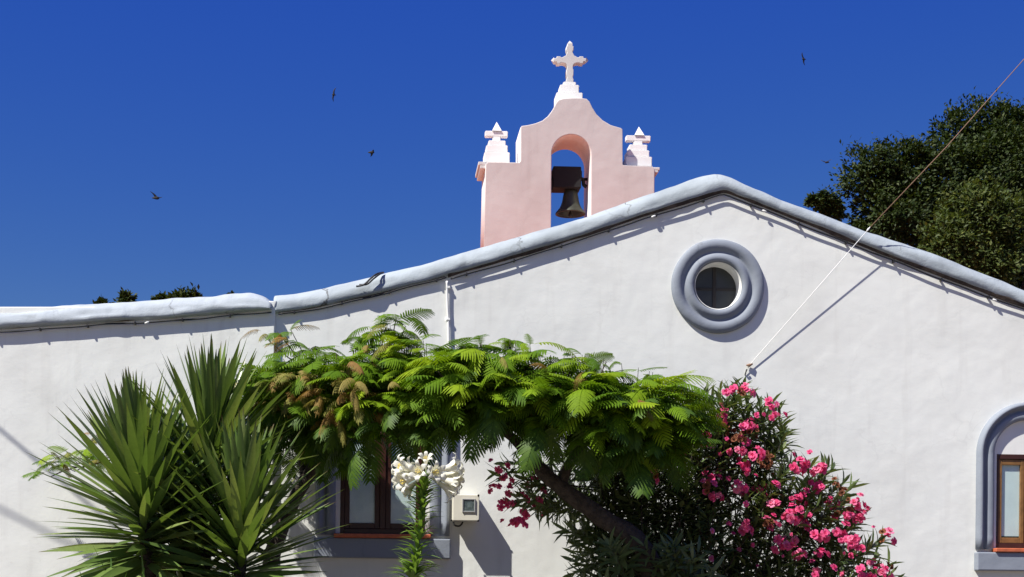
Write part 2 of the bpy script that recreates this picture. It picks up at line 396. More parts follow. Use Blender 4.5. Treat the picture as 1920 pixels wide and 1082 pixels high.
# plain roof behind the parapets
rf = []
for x in range(520, 2250, 60):
    p = P(x, smooth_tab(TOP, x) + 30, .3); rf.append([Vector((p.x, .28, p.z)), Vector((p.x, 9.0, p.z)), Vector((p.x, 9.0, p.z - .2)), Vector((p.x, .28, p.z - .2))])
loft('roof', rf, M['terra'], church, closed_ring=True, smooth=False, caps=True)
a, b_ = P(-420, 0).x, P(516, 0).x
box('wing_roof', a, b_, .26, 6, 3.9, 4.1, M['terra'], church)
box('rear_wall', a, P(2250, 0).x, 8.9, 9.2, .3, 3.6, M['wall'], church)
box('side_wall', P(2250, 0).x - .3, P(2250, 0).x - .02, .31, 8.88, .3, 3.2, M['wall'], church)
box('side_wall', a + .02, a + .3, .31, 8.88, .3, 3.85, M['wall'], church)
box('ceiling', a + .35, P(2250, 0).x - .35, .4, 8.8, 3.15, 3.18, M['dark'], church)

# --- mouldings round the arched windows
BAND = [(0, .03), (0, -.018), (.05, -.034), (.14, -.043), (.27, -.045), (.38, -.041), (.46, -.033), (.50, -.017), (.56, -.012), (.62, -.022), (.68, -.050), (.76, -.075), (.85, -.078), (.94, -.066), (1.0, -.04), (1.02, .02)]
def window(cxp, g, band, basey, label, frame_in):
    cx, ri, zs, zb = g; bw = band * S(0)
    path = [(cx - ri, zb + (zs-zb)*k/8, -1, 0) for k in range(8)] + [(cx - ri*math.cos(math.pi*k/40), zs + ri*math.sin(math.pi*k/40), -math.cos(math.pi*k/40), math.sin(math.pi*k/40)) for k in range(41)] + [(cx + ri, zs - (zs-zb)*k/8, 1, 0) for k in range(1, 9)]
    rings = []
    for i, (x, z, nx, nz) in enumerate(path):
        rings.append([Vector((x + nx*bw*u*(1+.03*noise.noise(Vector((x*4, z*4, j*.3)))), y + .006*noise.noise(Vector((x*5, z*5, j*.5))), z + nz*bw*u)) for j, (u, y) in enumerate(BAND)])
    s = loft('arched_window', rings, M['surround'], church, caps=True); s['label'] = label
    zbase = P(cxp, basey, 0).z
    box('window_base', cx - ri - bw*1.0 - .012, cx + ri + bw*1.0 + .012, -.083, .05, zbase, zb - .03, M['surround'], s, .012)
    box('sill', cx - ri - .012, cx + ri + .012, -.105, .08, zb - .028, zb + .012, M['terra'], s, .008)
    x0, x1 = cx - ri + frame_in, cx + ri - frame_in; fw_, sw_ = (.04, .05) if cxp < 1000 else (.022, .036)
    # filled head of the arch and white side strips stand behind the face of the wall
    fill = [(cx - ri - .03, zb - .02), *[(cx - (ri+.03)*math.cos(math.pi*k/24), zs + (ri+.03)*math.sin(math.pi*k/24)) for k in range(25)], (cx + ri + .03, zb - .02)]
    hole = [(x0 + .004, zb + .004), (x0 + .004, zs - .004), (x1 - .004, zs - .004), (x1 - .004, zb + .004)]
    put('arch_infill', plate_mesh('arch_infill', [fill, hole], .030, .02), M['reveal'], s)
    frame_bars('window_frame', x0, x1, .006, .08, zb + .013, zs, fw_, .05, M['brown'], s)
    ms = .028 if cxp < 1000 else .018
    box('mullion', cx - ms, cx + ms, .003, .078, zb + .064, zs - .051, M['brown'], s)
    for a0, a1 in ((x0 + fw_ + .001, cx - ms - .001), (cx + ms + .001, x1 - fw_ - .001)):
        sash = frame_bars('sash', a0, a1, .018, .065, zb + .065, zs - .052, sw_, .055, M['ochre'] if cxp > 1000 else M['brown'], s)
        box('pane', a0 + sw_ - .005, a1 - sw_ + .005, .040, .044, zb + .115, zs - .10, M['glass'], s, 0)
        box('blind', a0 + sw_ - .012, a1 - sw_ + .012, .0462, .048, zb + (.135 if cxp > 1000 else .10), zs - .04, M['curtain'], s, 0)
    box('dark_room', x0 - .1, x1 + .1, .45, .46, zb - .1, zs + .1, M['dark'], s, 0)
    return s
wr = window(1924, WR, 34, 1071, 'narrow arched window with terracotta sill at the right edge', .035)
wl = window(717, WL, 37, 1047, 'arched window with dark red-brown frame behind the feathery trees', .045)

# --- round window
px = S(0)
ring = [(89, .02), (89, -.025), (87.5, -.048), (84, -.065), (79, -.074), (74, -.070), (69.5, -.050), (67, -.030), (65, -.024), (62.5, -.030), (60.5, -.050), (57, -.070), (53, -.078), (49, -.072), (46.5, -.055), (45.3, -.03), (45.0, 0), (45.0, .006)]
rnd = lathe('round_window', [(r*px, y*.68 if y < 0 else y) for r, y in ring], (rw.x, 0, rw.z), M['surround'], church, 96, wob=.02)
rnd['label'] = 'round window in a double blue-grey moulded ring'
lathe('reveal', [(44.9*px, -.028), (43.5*px, -.022), (42.5*px, .14), (42.0*px, .2)], (rw.x, 0, rw.z), M['reveal'], rnd, 64)
h = 42 * px
box('muntin', rw.x - .018, rw.x + .018, .135, .158, rw.z - h, rw.z + h, M['muntin'], rnd)
for s0, s1 in ((-h, -.0185), (.0185, h)): box('muntin', rw.x + s0, rw.x + s1, .137, .156, rw.z - .014, rw.z + .014, M['muntin'], rnd)
for sx in (0, 1):
    for sz in (0, 1):
        x0, x1 = (rw.x - h, rw.x - .012) if sx == 0 else (rw.x + .012, rw.x + h)
        z0, z1 = (rw.z - h, rw.z - .008) if sz == 0 else (rw.z + .008, rw.z + h)
        box('pane', x0, x1, .144, .150, z0, z1, M['dirtyglass'], rnd, 0)
box('dark_room', rw.x - .5, rw.x + .5, .42, .43, rw.z - .5, rw.z + .5, M['dark'], rnd, 0)

# --- belfry
BY = 3.0                                              # front face of the belfry
def Z1(x, y): return (860 + x / 2.576, 60 + y / 2.576)   # coordinates read from an enlarged crop
def PB(x, y, Y=3.0): q = Z1(x, y); p = P(q[0], q[1], Y); return (p.x, p.z)
out = [(118, 1130), (130, 640), (140, 627), (292, 630), (299, 622), (299, 460), (306, 453), (335, 449), (372, 440), (405, 427), (432, 405), (455, 373), (470, 343), (482, 328), (505, 321), (545, 318), (590, 318), (618, 322), (632, 335), (645, 362), (665, 395), (695, 425), (735, 449), (784, 463), (792, 470), (792, 640), (800, 643), (938, 649), (947, 662), (944, 1130)]
hole = [(444, 1120), (449, 600)] + [(544.5 - 95.5*math.cos(math.pi*k/24), 590 - 97*math.sin(math.pi*k/24) + 4*k/24) for k in range(1, 24)] + [(640, 604), (636, 1120)]
bt = .30                                              # half thickness
bme = plate_mesh('belfry', [[PB(*q) for q in out], [PB(*q) for q in hole]], BY + bt, bt, .010)
bme.materials.append(M['pink']); bme.materials.append(M['pinksunlit'])
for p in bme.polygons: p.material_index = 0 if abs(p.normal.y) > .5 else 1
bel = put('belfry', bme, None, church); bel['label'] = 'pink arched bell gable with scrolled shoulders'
sB = S(BY)
def stack(name, blocks, yc, m, parent, pyramid=None, bevel=.008):
    """blocks: (x0, x1, ytop, ybottom) in crop pixels of the front faces; square on plan around yc"""
    bm = bmesh.new()
    for bi, (x0, x1, yt, yb) in enumerate(blocks):
        hw = (x1 - x0) / 2.576 * sB / 2; yf = yc - min(hw*(.30 if bi == 4 else .82), .32); a, zt = PB((x0 + x1)/2, yt, yf); _, z0 = PB((x0 + x1)/2, yb, yf)
        z0 -= .004; t = bmesh.new(); bbox(t, a - hw, a + hw, yf, 2*yc - yf, z0, zt)
        bmesh.ops.bevel(t, geom=t.edges[:], offset=bevel, segments=2, affect='EDGES'); me = bpy.data.meshes.new('t'); t.to_mesh(me); t.free(); bm.from_mesh(me)
    if pyramid:
        x0, x1, yt, yb = pyramid; a, zt = PB((x0+x1)/2, yt, yc); _, z0 = PB((x0+x1)/2, yb + 6, yc); hw = (x1-x0)/2.576*sB/2
        b4 = [bm.verts.new((a + sx*hw, yc + sy*hw, z0)) for sx, sy in ((-1,-1),(1,-1),(1,1),(-1,1))]; ap = bm.verts.new((a, yc, zt))
        for k in range(4): bm.faces.new((b4[k], b4[(k+1) % 4], ap))
    return fin(name, bm, m, parent)
yc = BY + .26
stack('pinnacle', [(124, 248, 579, 629), (133, 238, 546, 580), (144, 228, 523, 547), (164, 203, 500, 524), (127, 239, 477, 503)], yc, M['white'], bel, (160, 207, 434, 477.5))['label'] = 'stepped white pinnacle on the left shoulder'
stack('pinnacle', [(806, 936, 601, 647), (814, 923, 570, 602), (824, 913, 543, 571), (845, 890, 522, 544), (808, 930, 499, 525)], yc, M['white'], bel, (846, 894, 457, 499.5))['label'] = 'stepped white pinnacle on the right shoulder'
stack('cross_pedestal', [(472, 601, 291, 335), (489, 583, 254, 292), (505, 568, 240, 255)], BY + .3, M['white'], bel)
for x0, x1, y0, y1 in ((96, 133, 622, 640), (104, 133, 640, 656), (944, 974, 649, 664), (944, 967, 664, 676)):
    a, zt = PB(x0, y0); c, zb = PB(x1, y1); box('cornice', a, c, BY + .03, BY + .57, zb, zt, M['crossm'], bel, .006)
def Z5(x, y): return ((1000 + x / 7.73 - 860) * 2.576, (70 + y / 7.73 - 60) * 2.576)
half = [(0, 78), (36, 88), (37, 126), (52, 128), (51, 188), (38, 200), (42, 225), (52, 240), (60, 262), (84, 272), (102, 286), (134, 287), (140, 274), (190, 274), (197, 298), (228, 301), (240, 322), (228, 347), (196, 350), (190, 378), (140, 376), (132, 366), (100, 368), (66, 378), (48, 398), (42, 430), (44, 460), (52, 466), (51, 552), (42, 560), (43, 592), (51, 600), (52, 650)]
cr = [PB(*Z5(532 + x, y), BY + .245) for x, y in half] + [PB(*Z5(532 - x, y), BY + .245) for x, y in half[:0:-1]]
crs = put('cross', plate_mesh('cross', [cr], BY + .3, .055, .006), M['crossm'], bel); crs['label'] = 'stepped white stone cross on top'
for dx, dy, ax in ((0, 0, 'z'), (-1, 0, 'x'), (1, 0, 'x')):
    bm = bmesh.new(); e = .03
    if ax == 'z':
        c, z = PB(*Z5(532, 86), BY+.27); b4 = [(c+a*e, BY+.3+b*e, z) for a, b in ((-1,-1),(1,-1),(1,1),(-1,1))]; ap = (c, BY+.3, PB(*Z5(532, 50), BY+.3)[1])
    else:
        c, z = PB(*Z5(532 + dx*232, 323), BY+.27); b4 = [(c, BY+.3+a*e, z+b*e) for a, b in ((-1,-1),(1,-1),(1,1),(-1,1))]; ap = (c + dx*.034, BY+.3, z)
    vs = [bm.verts.new(v) for v in b4]; t = bm.verts.new(ap)
    for k in range(4): bm.faces.new((vs[k], vs[(k+1) % 4], t))
    fin('cross_tip', bm, M['crossm'], bel)
# masonry under the belfry down to the roof is the plate itself

# ------------------------------------------------------------------ bell
by = BY + .3; bc = PB(541, 760, by)
bell = tag(empty('church_bell', (bc[0], by, PB(541, 895)[1])), 'aged bronze bell on a black headstock in the belfry arch', 'bell')
bs = S(by) / 2.576
bp = [(0, 0), (18, -1), (27, 6), (33, 16), (37, 36), (41, 60), (47, 80), (55, 95), (66, 108), (72.5, 116), (73, 122), (68, 122), (60, 112), (50, 95), (40, 70), (30, 30), (0, 20)]
t = lathe('bell_body', [(max(r, .3)*bs, -h_*bs) for r, h_ in bp], (bc[0], by, bc[1]), M['bronze'], bell, 48, 'Z')
hx0, hz1 = PB(449, 646, by - .13); hx1, hz0 = PB(592, 757, by - .13)
hs_ = box('headstock', hx0 + .02, hx1, by - .13, by + .13, hz0 + .01, hz1, M['black'], bell, .012)
for x in (506, 528): tube('bolt', [(PB(x, 650)[0], by, PB(x, 650)[1]), (PB(x, 636)[0], by, PB(x, 635)[1])], .017, M['black'], hs_)
tube('crown', [(bc[0], by, hz0 + .03), (bc[0], by, bc[1] - .01)], [.035, .03], M['bronze'], bell)
tube('clapper', [(bc[0], by, bc[1] - .1), (bc[0], by, PB(541, 870, by)[1]), (bc[0], by, PB(541, 885, by)[1]), (bc[0], by, PB(541, 893, by)[1])], [.012, .014, .032, .015], M['iron'], bell)
tube('lever', spline([(PB(583, 712, by)[0], by, PB(583, 712, by)[1]), (PB(600, 712, by)[0], by, PB(600, 712, by)[1]), (PB(604, 735, by)[0], by, PB(604, 738, by)[1]), (PB(618, 748, by)[0], by, PB(618, 748, by)[1])], 12), .022, M['iron'], bell)
tube('lever', [(PB(590, 708, by)[0], by, PB(590, 708, by)[1]), (PB(590, 672, by)[0], by, PB(590, 672, by)[1])], .014, M['iron'], bell)
tube('axle', [(PB(440, 715, by)[0], by, PB(440, 712, by)[1]), (PB(646, 715, by)[0], by, PB(646, 712, by)[1])], .018, M['iron'], bell)

# ------------------------------------------------------------------ cables and fittings on the wall
def cable(name, tab, x0, x1, yb, off, step, m, label, bulbs=(), clipm=None):
    pts = []; x = x0; i = 0
    while x <= x1:
        p = P(x, smooth_tab(tab, x) + off + .7*math.sin(x*.055) + .8*math.sin(x*.021+1), yb); pts.append(p); x += step
    o = tube(name, pts, .0085, m, None, 6); tag(o, label, 'cable')
    for x in range(int(x0) + 30, int(x1), 89):
        p = P(x, smooth_tab(tab, x) + off, yb); bm = bmesh.new(); bbox(bm, p.x-.007, p.x+.007, yb - .014, yb + .05, p.z - .014, p.z + .011)
        fin('clip', bm, M['cable'], o)
    for bx in bulbs:
        p = P(bx, smooth_tab(tab, bx) + off + 2, yb - .012); q = p + Vector((.035, 0, .013 if bx < 1350 else -.014))
        tube('lamp', [p - (q-p)*.1, p, (p+q)/2, q, q + (q-p)*.1], [.003, .008, .010, .008, .003], M['bulb'], o)
    return o
cable('light_cable', BOT, 845, 2240, -.034, 9.5, 9, M['cable'], 'dark string-light cable clipped under the gable coping', (1222, 1430, 1862))
cable('light_cable', BOT, 522, 838, -.03, 4.5, 9, M['cable'], 'black cable under the curved coping between wing and pipe', ())
cable('light_cable', WBOT, -400, 512, -.088, 6.5, 9, M['cable'], 'long black cable under the pale coping of the left wing', (272,))
# tie of bent wires over the coping
tie = empty('wire_tie', P(694, 525, -.06)); tag(tie, 'dark bent wires looped over the curved grey coping', 'wire')
for k, o_ in enumerate((0, 6)):
    tube('wire', spline([P(668+o_, 537-k*3, -.075), P(682+o_, 534-k, -.09), P(694+o_, 523, -.085), P(706+o_, 514, -.06), P(718+o_*.2, 511, .03)], 14), .009, M['cable'], tie)
# conduit
pipe = tube('conduit_pipe', spline([P(838, 527, -.03), P(839, 570, -.025), P(841, 620, -.025), P(843, 760, -.025), P(845, 870, -.025), P(846, 924, -.025)], 30), .012, M['reveal'], None, 10)
tag(pipe, 'thin white conduit pipe running down the wall to the meter', 'pipe')
for y in (540, 600, 700, 860): p = P(840, y, 0); box('clip', p.x - .02, p.x + .02, -.04, .0, p.z - .012, p.z + .012, M['reveal'], pipe)
# electric meter
a = P(849, 927, -.2); c = P(898.5, 977, -.2)
meter = tag(empty('electric_meter', ((a.x+c.x)/2, -.1, c.z)), 'cream electric meter box on the wall beside the arched window', 'meter box')
mb = box('case', a.x, c.x, -.2, -.012, c.z, a.z, M['cream'], meter, .008)
box('lid', a.x + .004, c.x - .004, -.209, -.2015, c.z + .004, a.z - .004, M['cream'], meter, .003)
def PM(x, y): return P(560 + x/3.58, 780 + y/3.58, -.21)
a1, c1 = PM(1098, 555), PM(1186, 648)
frame_bars('window_frame', a1.x, c1.x, -.222, -.2095, c1.z, a1.z, .012, .013, M['clip'], meter, .003)
box('dial', a1.x+.012, c1.x-.012, -.2135, -.2098, c1.z+.013, a1.z-.013, M['meter'], meter, 0)
box('glass', a1.x+.0125, c1.x-.0125, -.219, -.217, c1.z+.0135, a1.z-.0135, M['glass'], meter, 0)
for x, y in ((1037, 533), (1207, 533), (1025, 700), (1205, 703)):
    p = PM(x, y); tube('screw', [(p.x, -.2125, p.z), (p.x, -.2075, p.z)], .011, M['iron'], meter)
tube('cable', spline([P(850, 979, -.08), P(853, 985, -.09), P(862, 986, -.09), P(868, 979, -.08)], 14), .009, M['cable'], meter)
# guy rope
A = P(1398, 700, -.01); B = P(1405, 685, -.02); K = P(1628, 430, -.12); D = P(1920, 111, -.30)
rope = tag(empty('guy_rope', A), 'taut rope, white below and brown above, running diagonally past the gable', 'rope')
tube('lower_rope', [A, B, B.lerp(K, .5) + Vector((0, 0, -.004)), K], .0035, M['ropew'], rope, 8)
tube('upper_rope', [K, K.lerp(D, .5) + Vector((0, 0, -.03)), D, D + (D - K).normalized()*5], .0042, M['ropeb'], rope, 8)
tube('knot', [K + Vector((-.02, 0, -.025)), K, K + Vector((.02, 0, .025))], [.004, .010, .004], M['ropew'], rope)
tube('anchor_hook', [P(1396, 706, .02), P(1398, 700, -.02), P(1400, 692, -.03)], .006, M['iron'], rope)
b0 = P(1405, 685, -.025); tube('tie_knot', [b0 + Vector((-.03, 0, 0)), b0, b0 + Vector((.035, 0, .015))], [.006, .018, .005], M['ropeb'], rope)
# overhead service cables (outside the picture; their shadows cross the left wall)
for (x0, y0, x1, y1), t, r, lab in (((-250, 594, 420, 1160), 5.2, .013, 'upper overhead service cable crossing in front of the left wing'), ((-250, 829, 420, 1165), 6.4, .011, 'lower overhead service cable crossing in front of the left wing')):
    p, q = P(x0, y0, -.05) + SUN*t, P(x1, y1, -.05) + SUN*t
    tag(tube('service_cable', [p + (p-q)*.6, p, (p+q)/2, q], r, M['cable'], None, 8), lab, 'cable')

# ------------------------------------------------------------------ leaf meshes
def lookm(loc, d, up=Vector((0, 0, 1)), scale=1.0, roll=0.0):
    """matrix with local +X along d and +Z as near to up as possible"""
    x = Vector(d).normalized(); y = Vector(up).cross(x)
    if y.length < 1e-3: y = Vector((0, 1, 0)).cross(x)
    y.normalize(); z = x.cross(y)
    if roll:
        q = Matrix.Rotation(roll, 3, x); y = q @ y; z = q @ z
    m = Matrix((x, y, z)).transposed().to_4x4()
    s = scale if hasattr(scale, '__len__') else (scale,)*3
    return Matrix.Translation(loc) @ m @ Matrix.Diagonal((*s, 1))
def blade(name, m, n, wfun, droop, fold, twist=0.0):
    """pointed leaf, unit length along +X, folded along its midrib"""
    v, f = [], []
    for i in range(n + 1):
        s = i / n; wd = wfun(s); z = -droop * s * s
        x = s * (1 - .25*droop*droop*s); tw = twist * s
        for k in (-1, 0, 1):
            yy, zz = k*wd*math.cos(fold), abs(k)*wd*math.sin(fold)
            v.append((x, yy*math.cos(tw) - zz*math.sin(tw), z + yy*math.sin(tw) + zz*math.cos(tw)))
        if i: b = 3*(i-1); f += [(b, b+1, b+4, b+3), (b+1, b+2, b+5, b+4)]
    me = bpy.data.meshes.new(name); me.from_pydata(v, [], f); me.materials.append(m)
    me.polygons.foreach_set('use_smooth', [True]*len(f)); me.update(); return me
def frond_mesh(name, m, n, droop, W, tdroop, seed, lift=.22, gap=.9):
    """feathery compound leaf: arched rachis with a comb of narrow pinnae on both sides"""
    rg = random.Random(seed); v, f = [], []
    def rach(s): return Vector((s*(1 - .22*droop*s), 0, lift*s - droop*s*s))
    ss = [.10 + .88*i/n for i in range(n)]
    for i in range(10):
        s0, s1 = i/10, (i+1)/10; p, q = rach(s0), rach(s1); r0 = .011*(1-.7*s0); b = len(v)
        v += [p+Vector((0, -r0, 0)), p+Vector((0, r0, 0)), q+Vector((0, r0*.9, 0)), q+Vector((0, -r0*.9, 0)), p+Vector((0, 0, r0)), q+Vector((0, 0, r0*.9))]
        f += [(b, b+3, b+5, b+4), (b+1, b+4, b+5, b+2)]
    for i, s in enumerate(ss):
        p = rach(s); t = (rach(min(s+.02, 1)) - rach(s-.02)).normalized()
        ln = W * (math.sin(math.pi*(.16 + .80*s)) ** .75) * rg.uniform(.9, 1.06)
        for sd_ in (-1, 1):
            side = Vector((0, sd_, 0)); dr = (side*math.cos(R(24 + 26*s)) + t*math.sin(R(24 + 26*s))).normalized()
            upn = Vector((0, 0, 1)); wv = (t - dr*t.dot(dr)).normalized(); b = len(v)
            hw = .88/n*gap*.5*1.08; dd = tdroop*rg.uniform(.8, 1.25)
            for k in range(4):
                u = k/3; c = p + dr*ln*u - upn*(ln*dd*u*u) - upn*.004; ww = hw*(1, .95, .8, .22)[k]
                v += [c - wv*ww, c + wv*ww]
                if k: f.append((b+2*k-2, b+2*k-1, b+2*k+1, b+2*k))
    me = bpy.data.meshes.new(name); me.from_pydata([tuple(q) for q in v], [], f); me.materials.append(m); me.update(); return me
def joined(name, items, m, parent, smooth=True, kind=True):
    """one mesh from many (template mesh, matrix) pairs"""
    cache = {}; V, L, C = [], [], []; off = 0
    for me, mt in items:
        if me.name not in cache:
            co = np.empty(len(me.vertices)*3, np.float32); me.vertices.foreach_get('co', co)
            li = np.empty(len(me.loops), np.int32); me.loops.foreach_get('vertex_index', li)
            lt = np.empty(len(me.polygons), np.int32); me.polygons.foreach_get('loop_total', lt)
            cache[me.name] = (co.reshape(-1, 3), li, lt)
        co, li, lt = cache[me.name]; A_ = np.array(mt, np.float32)
        V.append(co @ A_[:3, :3].T + A_[:3, 3]); L.append(li + off); C.append(lt); off += len(co)
    V = np.concatenate(V); L = np.concatenate(L); C = np.concatenate(C)
    me = bpy.data.meshes.new(name); me.vertices.add(len(V)); me.vertices.foreach_set('co', V.ravel())
    me.loops.add(len(L)); me.loops.foreach_set('vertex_index', L.astype(np.int32))
    me.polygons.add(len(C)); st = np.zeros(len(C), np.int32); st[1:] = np.cumsum(C)[:-1]
    me.polygons.foreach_set('loop_start', st); me.polygons.foreach_set('loop_total', C)
    me.update(calc_edges=True); me.validate()
    o = put(name, me, m, parent, smooth)
    if kind: o['kind'] = 'stuff'
    return o
rnd_ = random.uniform
def in_poly(x, y, poly):
    c = False; j = len(poly) - 1
    for i in range(len(poly)):
        (xi, yi), (xj, yj) = poly[i], poly[j]
        if (yi > y) != (yj > y) and x < (xj-xi)*(y-yi)/(yj-yi) + xi: c = not c
        j = i
    return c
def unit(theta, phi): return Vector((math.cos(phi)*math.cos(theta), math.cos(phi)*math.sin(theta), math.sin(phi)))

# ------------------------------------------------------------------ trees behind the church
def leaf_tree(name, label, cat, lobes, Y, base_px, nleaf, size, m, trunk_r, group=None, depthk=.9, core=True):
    """lobes: (px, py, radius px, dy metres); leaves gather in tufts on the lobes' shells"""
    s = S(Y); base = P(base_px, 1000, Y); base.z = GZ
    root = tag(empty(name, base), label, cat, group)
    tot = sum(l[2]**2 for l in lobes); diam = blade('tmp_leaf', m, 2, lambda u: (.02, .27, 0)[round(u*2)], .12, .35)
    items = []; top = None
    limbs = bmesh.new(); fork = base + Vector((0, 0, (P(base_px, lobes[0][1], Y).z - GZ) * .45))
    for lx, ly, lr, dy in lobes:
        c = P(lx, ly, Y + dy); rad = lr * s
        tube('', [fork, fork.lerp(c, .5) + Vector((0, 0, -.1)), c], [trunk_r*.6, trunk_r*.35, trunk_r*.12], None, bm=limbs, sides=6)
        n = int(nleaf * lr**2 / tot); nt_ = max(6, n // 44)
        for j in range(nt_):
            d = unit(rnd_(0, 2*math.pi), math.asin(rnd_(-.85, 1)))
            if d.y > .55: d.y *= -1
            k = 1 + .42*noise.noise(d*2.3 + Vector((lx*.01, ly*.01, 0))) + rnd_(-.12, .10)
            tc = c + Vector((d.x, d.y*depthk, d.z)) * rad * k
            tr = rnd_(.13, .30) * (rad**.5)
            for q in range(44):
                o_ = Vector((random.gauss(0, .5), random.gauss(0, .5), random.gauss(0, .5))) * tr
                ld = (d*.7 + Vector((rnd_(-1, 1), rnd_(-1, 1), rnd_(-.6, 1)))).normalized()
                items.append((diam, lookm(tc + o_, ld, (d + Vector((rnd_(-.7, .7), rnd_(-.7, .7), .8))), size*rnd_(.7, 1.25))))
        for j in range(int(n*.28)):                                    # leaves inside the crown
            d = unit(rnd_(0, 2*math.pi), math.asin(rnd_(-1, 1))) * (rnd_(.3, .9) * rad)
            items.append((diam, lookm(c + d, unit(rnd_(0, 6.28), rnd_(-1, 1)), unit(rnd_(0, 6.28), rnd_(0, 1.5)), size*1.5)))
    fin('limbs', limbs, M['bark'], root, smooth=True)
    tube('trunk', [base + Vector((0, 0, -.1)), base.lerp(fork, .5) + Vector((.06, 0, 0)), fork], [trunk_r*1.25, trunk_r, trunk_r*.75], M['bark'], root, 12, wob=.2)
    joined('crown', items, m, root, kind=True)
    return root
leaf_tree('ficus_tree', 'tall dark ficus tree behind the right slope of the gable', 'tree',
          [(1638, 335, 54, 0), (1645, 405, 46, .2), (1690, 330, 56, -.2), (1690, 410, 66, -.3), (1770, 345, 74, -.2), (1805, 268, 54, .2), (1860, 266, 62, .3), (1925, 258, 60, .2), (1880, 330, 80, -.4), (1970, 330, 90, -.2), (1760, 430, 60, 0), (1900, 470, 80, .6), (1990, 430, 90, .4), (2060, 300, 90, .4), (1850, 520, 70, .6), (1960, 520, 80, .4)], 10.0, 1850, 72000, .078, M['ficus'], .24)
leaf_tree('ficus_tree', 'lighter yellow-green bushy tree in front of the dark ficus', 'tree',
          [(1828, 410, 58, 0), (1790, 460, 52, -.1), (1760, 468, 34, -.2), (1870, 450, 48, .1), (1850, 500, 58, 0), (1885, 400, 34, .2)], 7.6, 1845, 15000, .075, M['ficus2'], .13)
leaf_tree('ficus_tree', 'small separate tree tip left of the dark ficus above the coping', 'tree',
          [(1546, 375, 12, 0), (1524, 378, 7, 0), (1535, 386, 8, 0), (1562, 385, 10, 0), (1571, 398, 8, 0), (1552, 400, 12, .1)], 9.0, 1550, 900, .085, M['ficus'], .05)
for lob, bx, lab in (([(237, 563, 8, 0), (238, 572, 12, 0)], 238, 'single small tuft of treetop above the left wing coping'),
                     ([(345, 560, 11, 0), (325, 563, 9, 0), (366, 559, 8, 0), (300, 563, 5, .1), (345, 574, 18, 0)], 345, 'widest of the treetops peeking over the left wing coping'),
                     ([(192, 571, 4, 0), (192, 578, 9, 0)], 192, 'leftmost tiny treetop barely above the left wing coping'),
                     ([(436, 560, 3, 0), (437, 570, 8, 0)], 437, 'rightmost tiny treetop barely above the left wing coping')):
    leaf_tree('background_tree', lab, 'tree', lob, 7.0, bx, 520 if bx != 345 else 1500, .075, M['ficus'], .05, 'treetops behind the left wing')

# ------------------------------------------------------------------ feathery trees
FM = [frond_mesh('frond_%d' % i, M['frond'], n_, dr, W, td, i, lf, .62) for i, (n_, dr, W, td, lf) in enumerate([(14, .30, .30, .30, .20), (15, .48, .28, .42, .26), (14, .18, .31, .25, .10), (15, .66, .27, .40, .32), (13, .38, .33, .5, .2), (15, .24, .25, .22, .2), (14, .55, .34, .36, .22), (13, .85, .28, .3, .3)])]
FI = [frond_mesh('inner_frond_%d' % i, M['frondshade'], 13, dr, .30, .45, i+9, .2, .68) for i, dr in enumerate((.3, .55))]
FR = [frond_mesh('rusty_frond_%d' % i, M['rust'], 15, dr, .19, td, i+20, .2, .5) for i, (dr, td) in enumerate([(.5, .9), (.75, 1.1)])]
def feather_tree(label, base, trunks, tips, inner, nmax=300):
    root = tag(empty('feathery_tree', base), label, 'tree')
    for name, pts, rad in trunks: tube(name, spline(pts, 26), [a.x for a in spline([(r, 0, 0) for r in rad], 26)], M['bark'], root, 10, wob=.22)
    tw = bmesh.new(); cand = []
    for tip, src, nfr, rusty, size, face in tips:
        tube('', [src, src.lerp(tip, .55) + Vector((0, 0, -.05)), tip], [.026*size, .018*size, .010*size], None, bm=tw, sides=5)
        a0 = rnd_(0, 6.28); out = (tip - src); out.z = 0
        if out.length > .01: out.normalize()
        for k in range(nfr):
            an = a0 + 2*math.pi*k/nfr + rnd_(-.35, .35)
            d = Vector((math.cos(an), math.sin(an), 0)) + out*.35 + Vector((0, -face, 0)); d.z = rnd_(-.35, .38); d.normalize()
            mm = random.choice(FR) if random.random() < rusty else random.choice(FM); q_ = .74 if mm in FR else 1
            loc = tip.lerp(src, rnd_(0, .30)) + Vector((rnd_(-.12, .12), rnd_(-.10, .10), rnd_(-.07, .07)))*(1 if size > .3 else .1)
            if mm in FR: loc.y -= .22
            cand.append((mm, lookm(loc, d, (0, 0, 1), (q_*size*rnd_(.58, 1.25), q_*size*rnd_(.65, 1.15), q_*size*rnd_(.7, 1.1)), rnd_(-.5, .5)), loc.y + .3*loc.z*-1))
    fin('twigs', tw, M['bark'], root, smooth=True)['kind'] = 'stuff'
    random.shuffle(cand); lx = P(330, 850, -.55).x; front = sorted(cand, key=lambda c: c[2] - (.6 if c[0] in FR else 0) - (2 if c[1].translation.x < lx else 0))
    for mm, mt, _ in front[:nmax]: inst('frond', mm, mt, root)
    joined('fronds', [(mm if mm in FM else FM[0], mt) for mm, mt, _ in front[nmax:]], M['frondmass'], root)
    if inner: joined('inner_fronds', inner, M['frondshade'], root)
    return root
CTOP = [(455, 690), (500, 672), (545, 658), (560, 648), (600, 636), (640, 632), (680, 612), (735, 596), (765, 604), (800, 634), (870, 632), (940, 622), (1000, 636), (1060, 650), (1130, 662), (1200, 680), (1260, 700), (1310, 730), (1335, 775)]
CBOT = [(455, 730), (500, 765), (545, 800), (600, 822), (650, 845), (700, 850), (740, 835), (800, 815), (860, 805), (920, 806), (970, 800), (1050, 830), (1110, 862), (1180, 872), (1250, 868), (1300, 835), (1335, 800)]
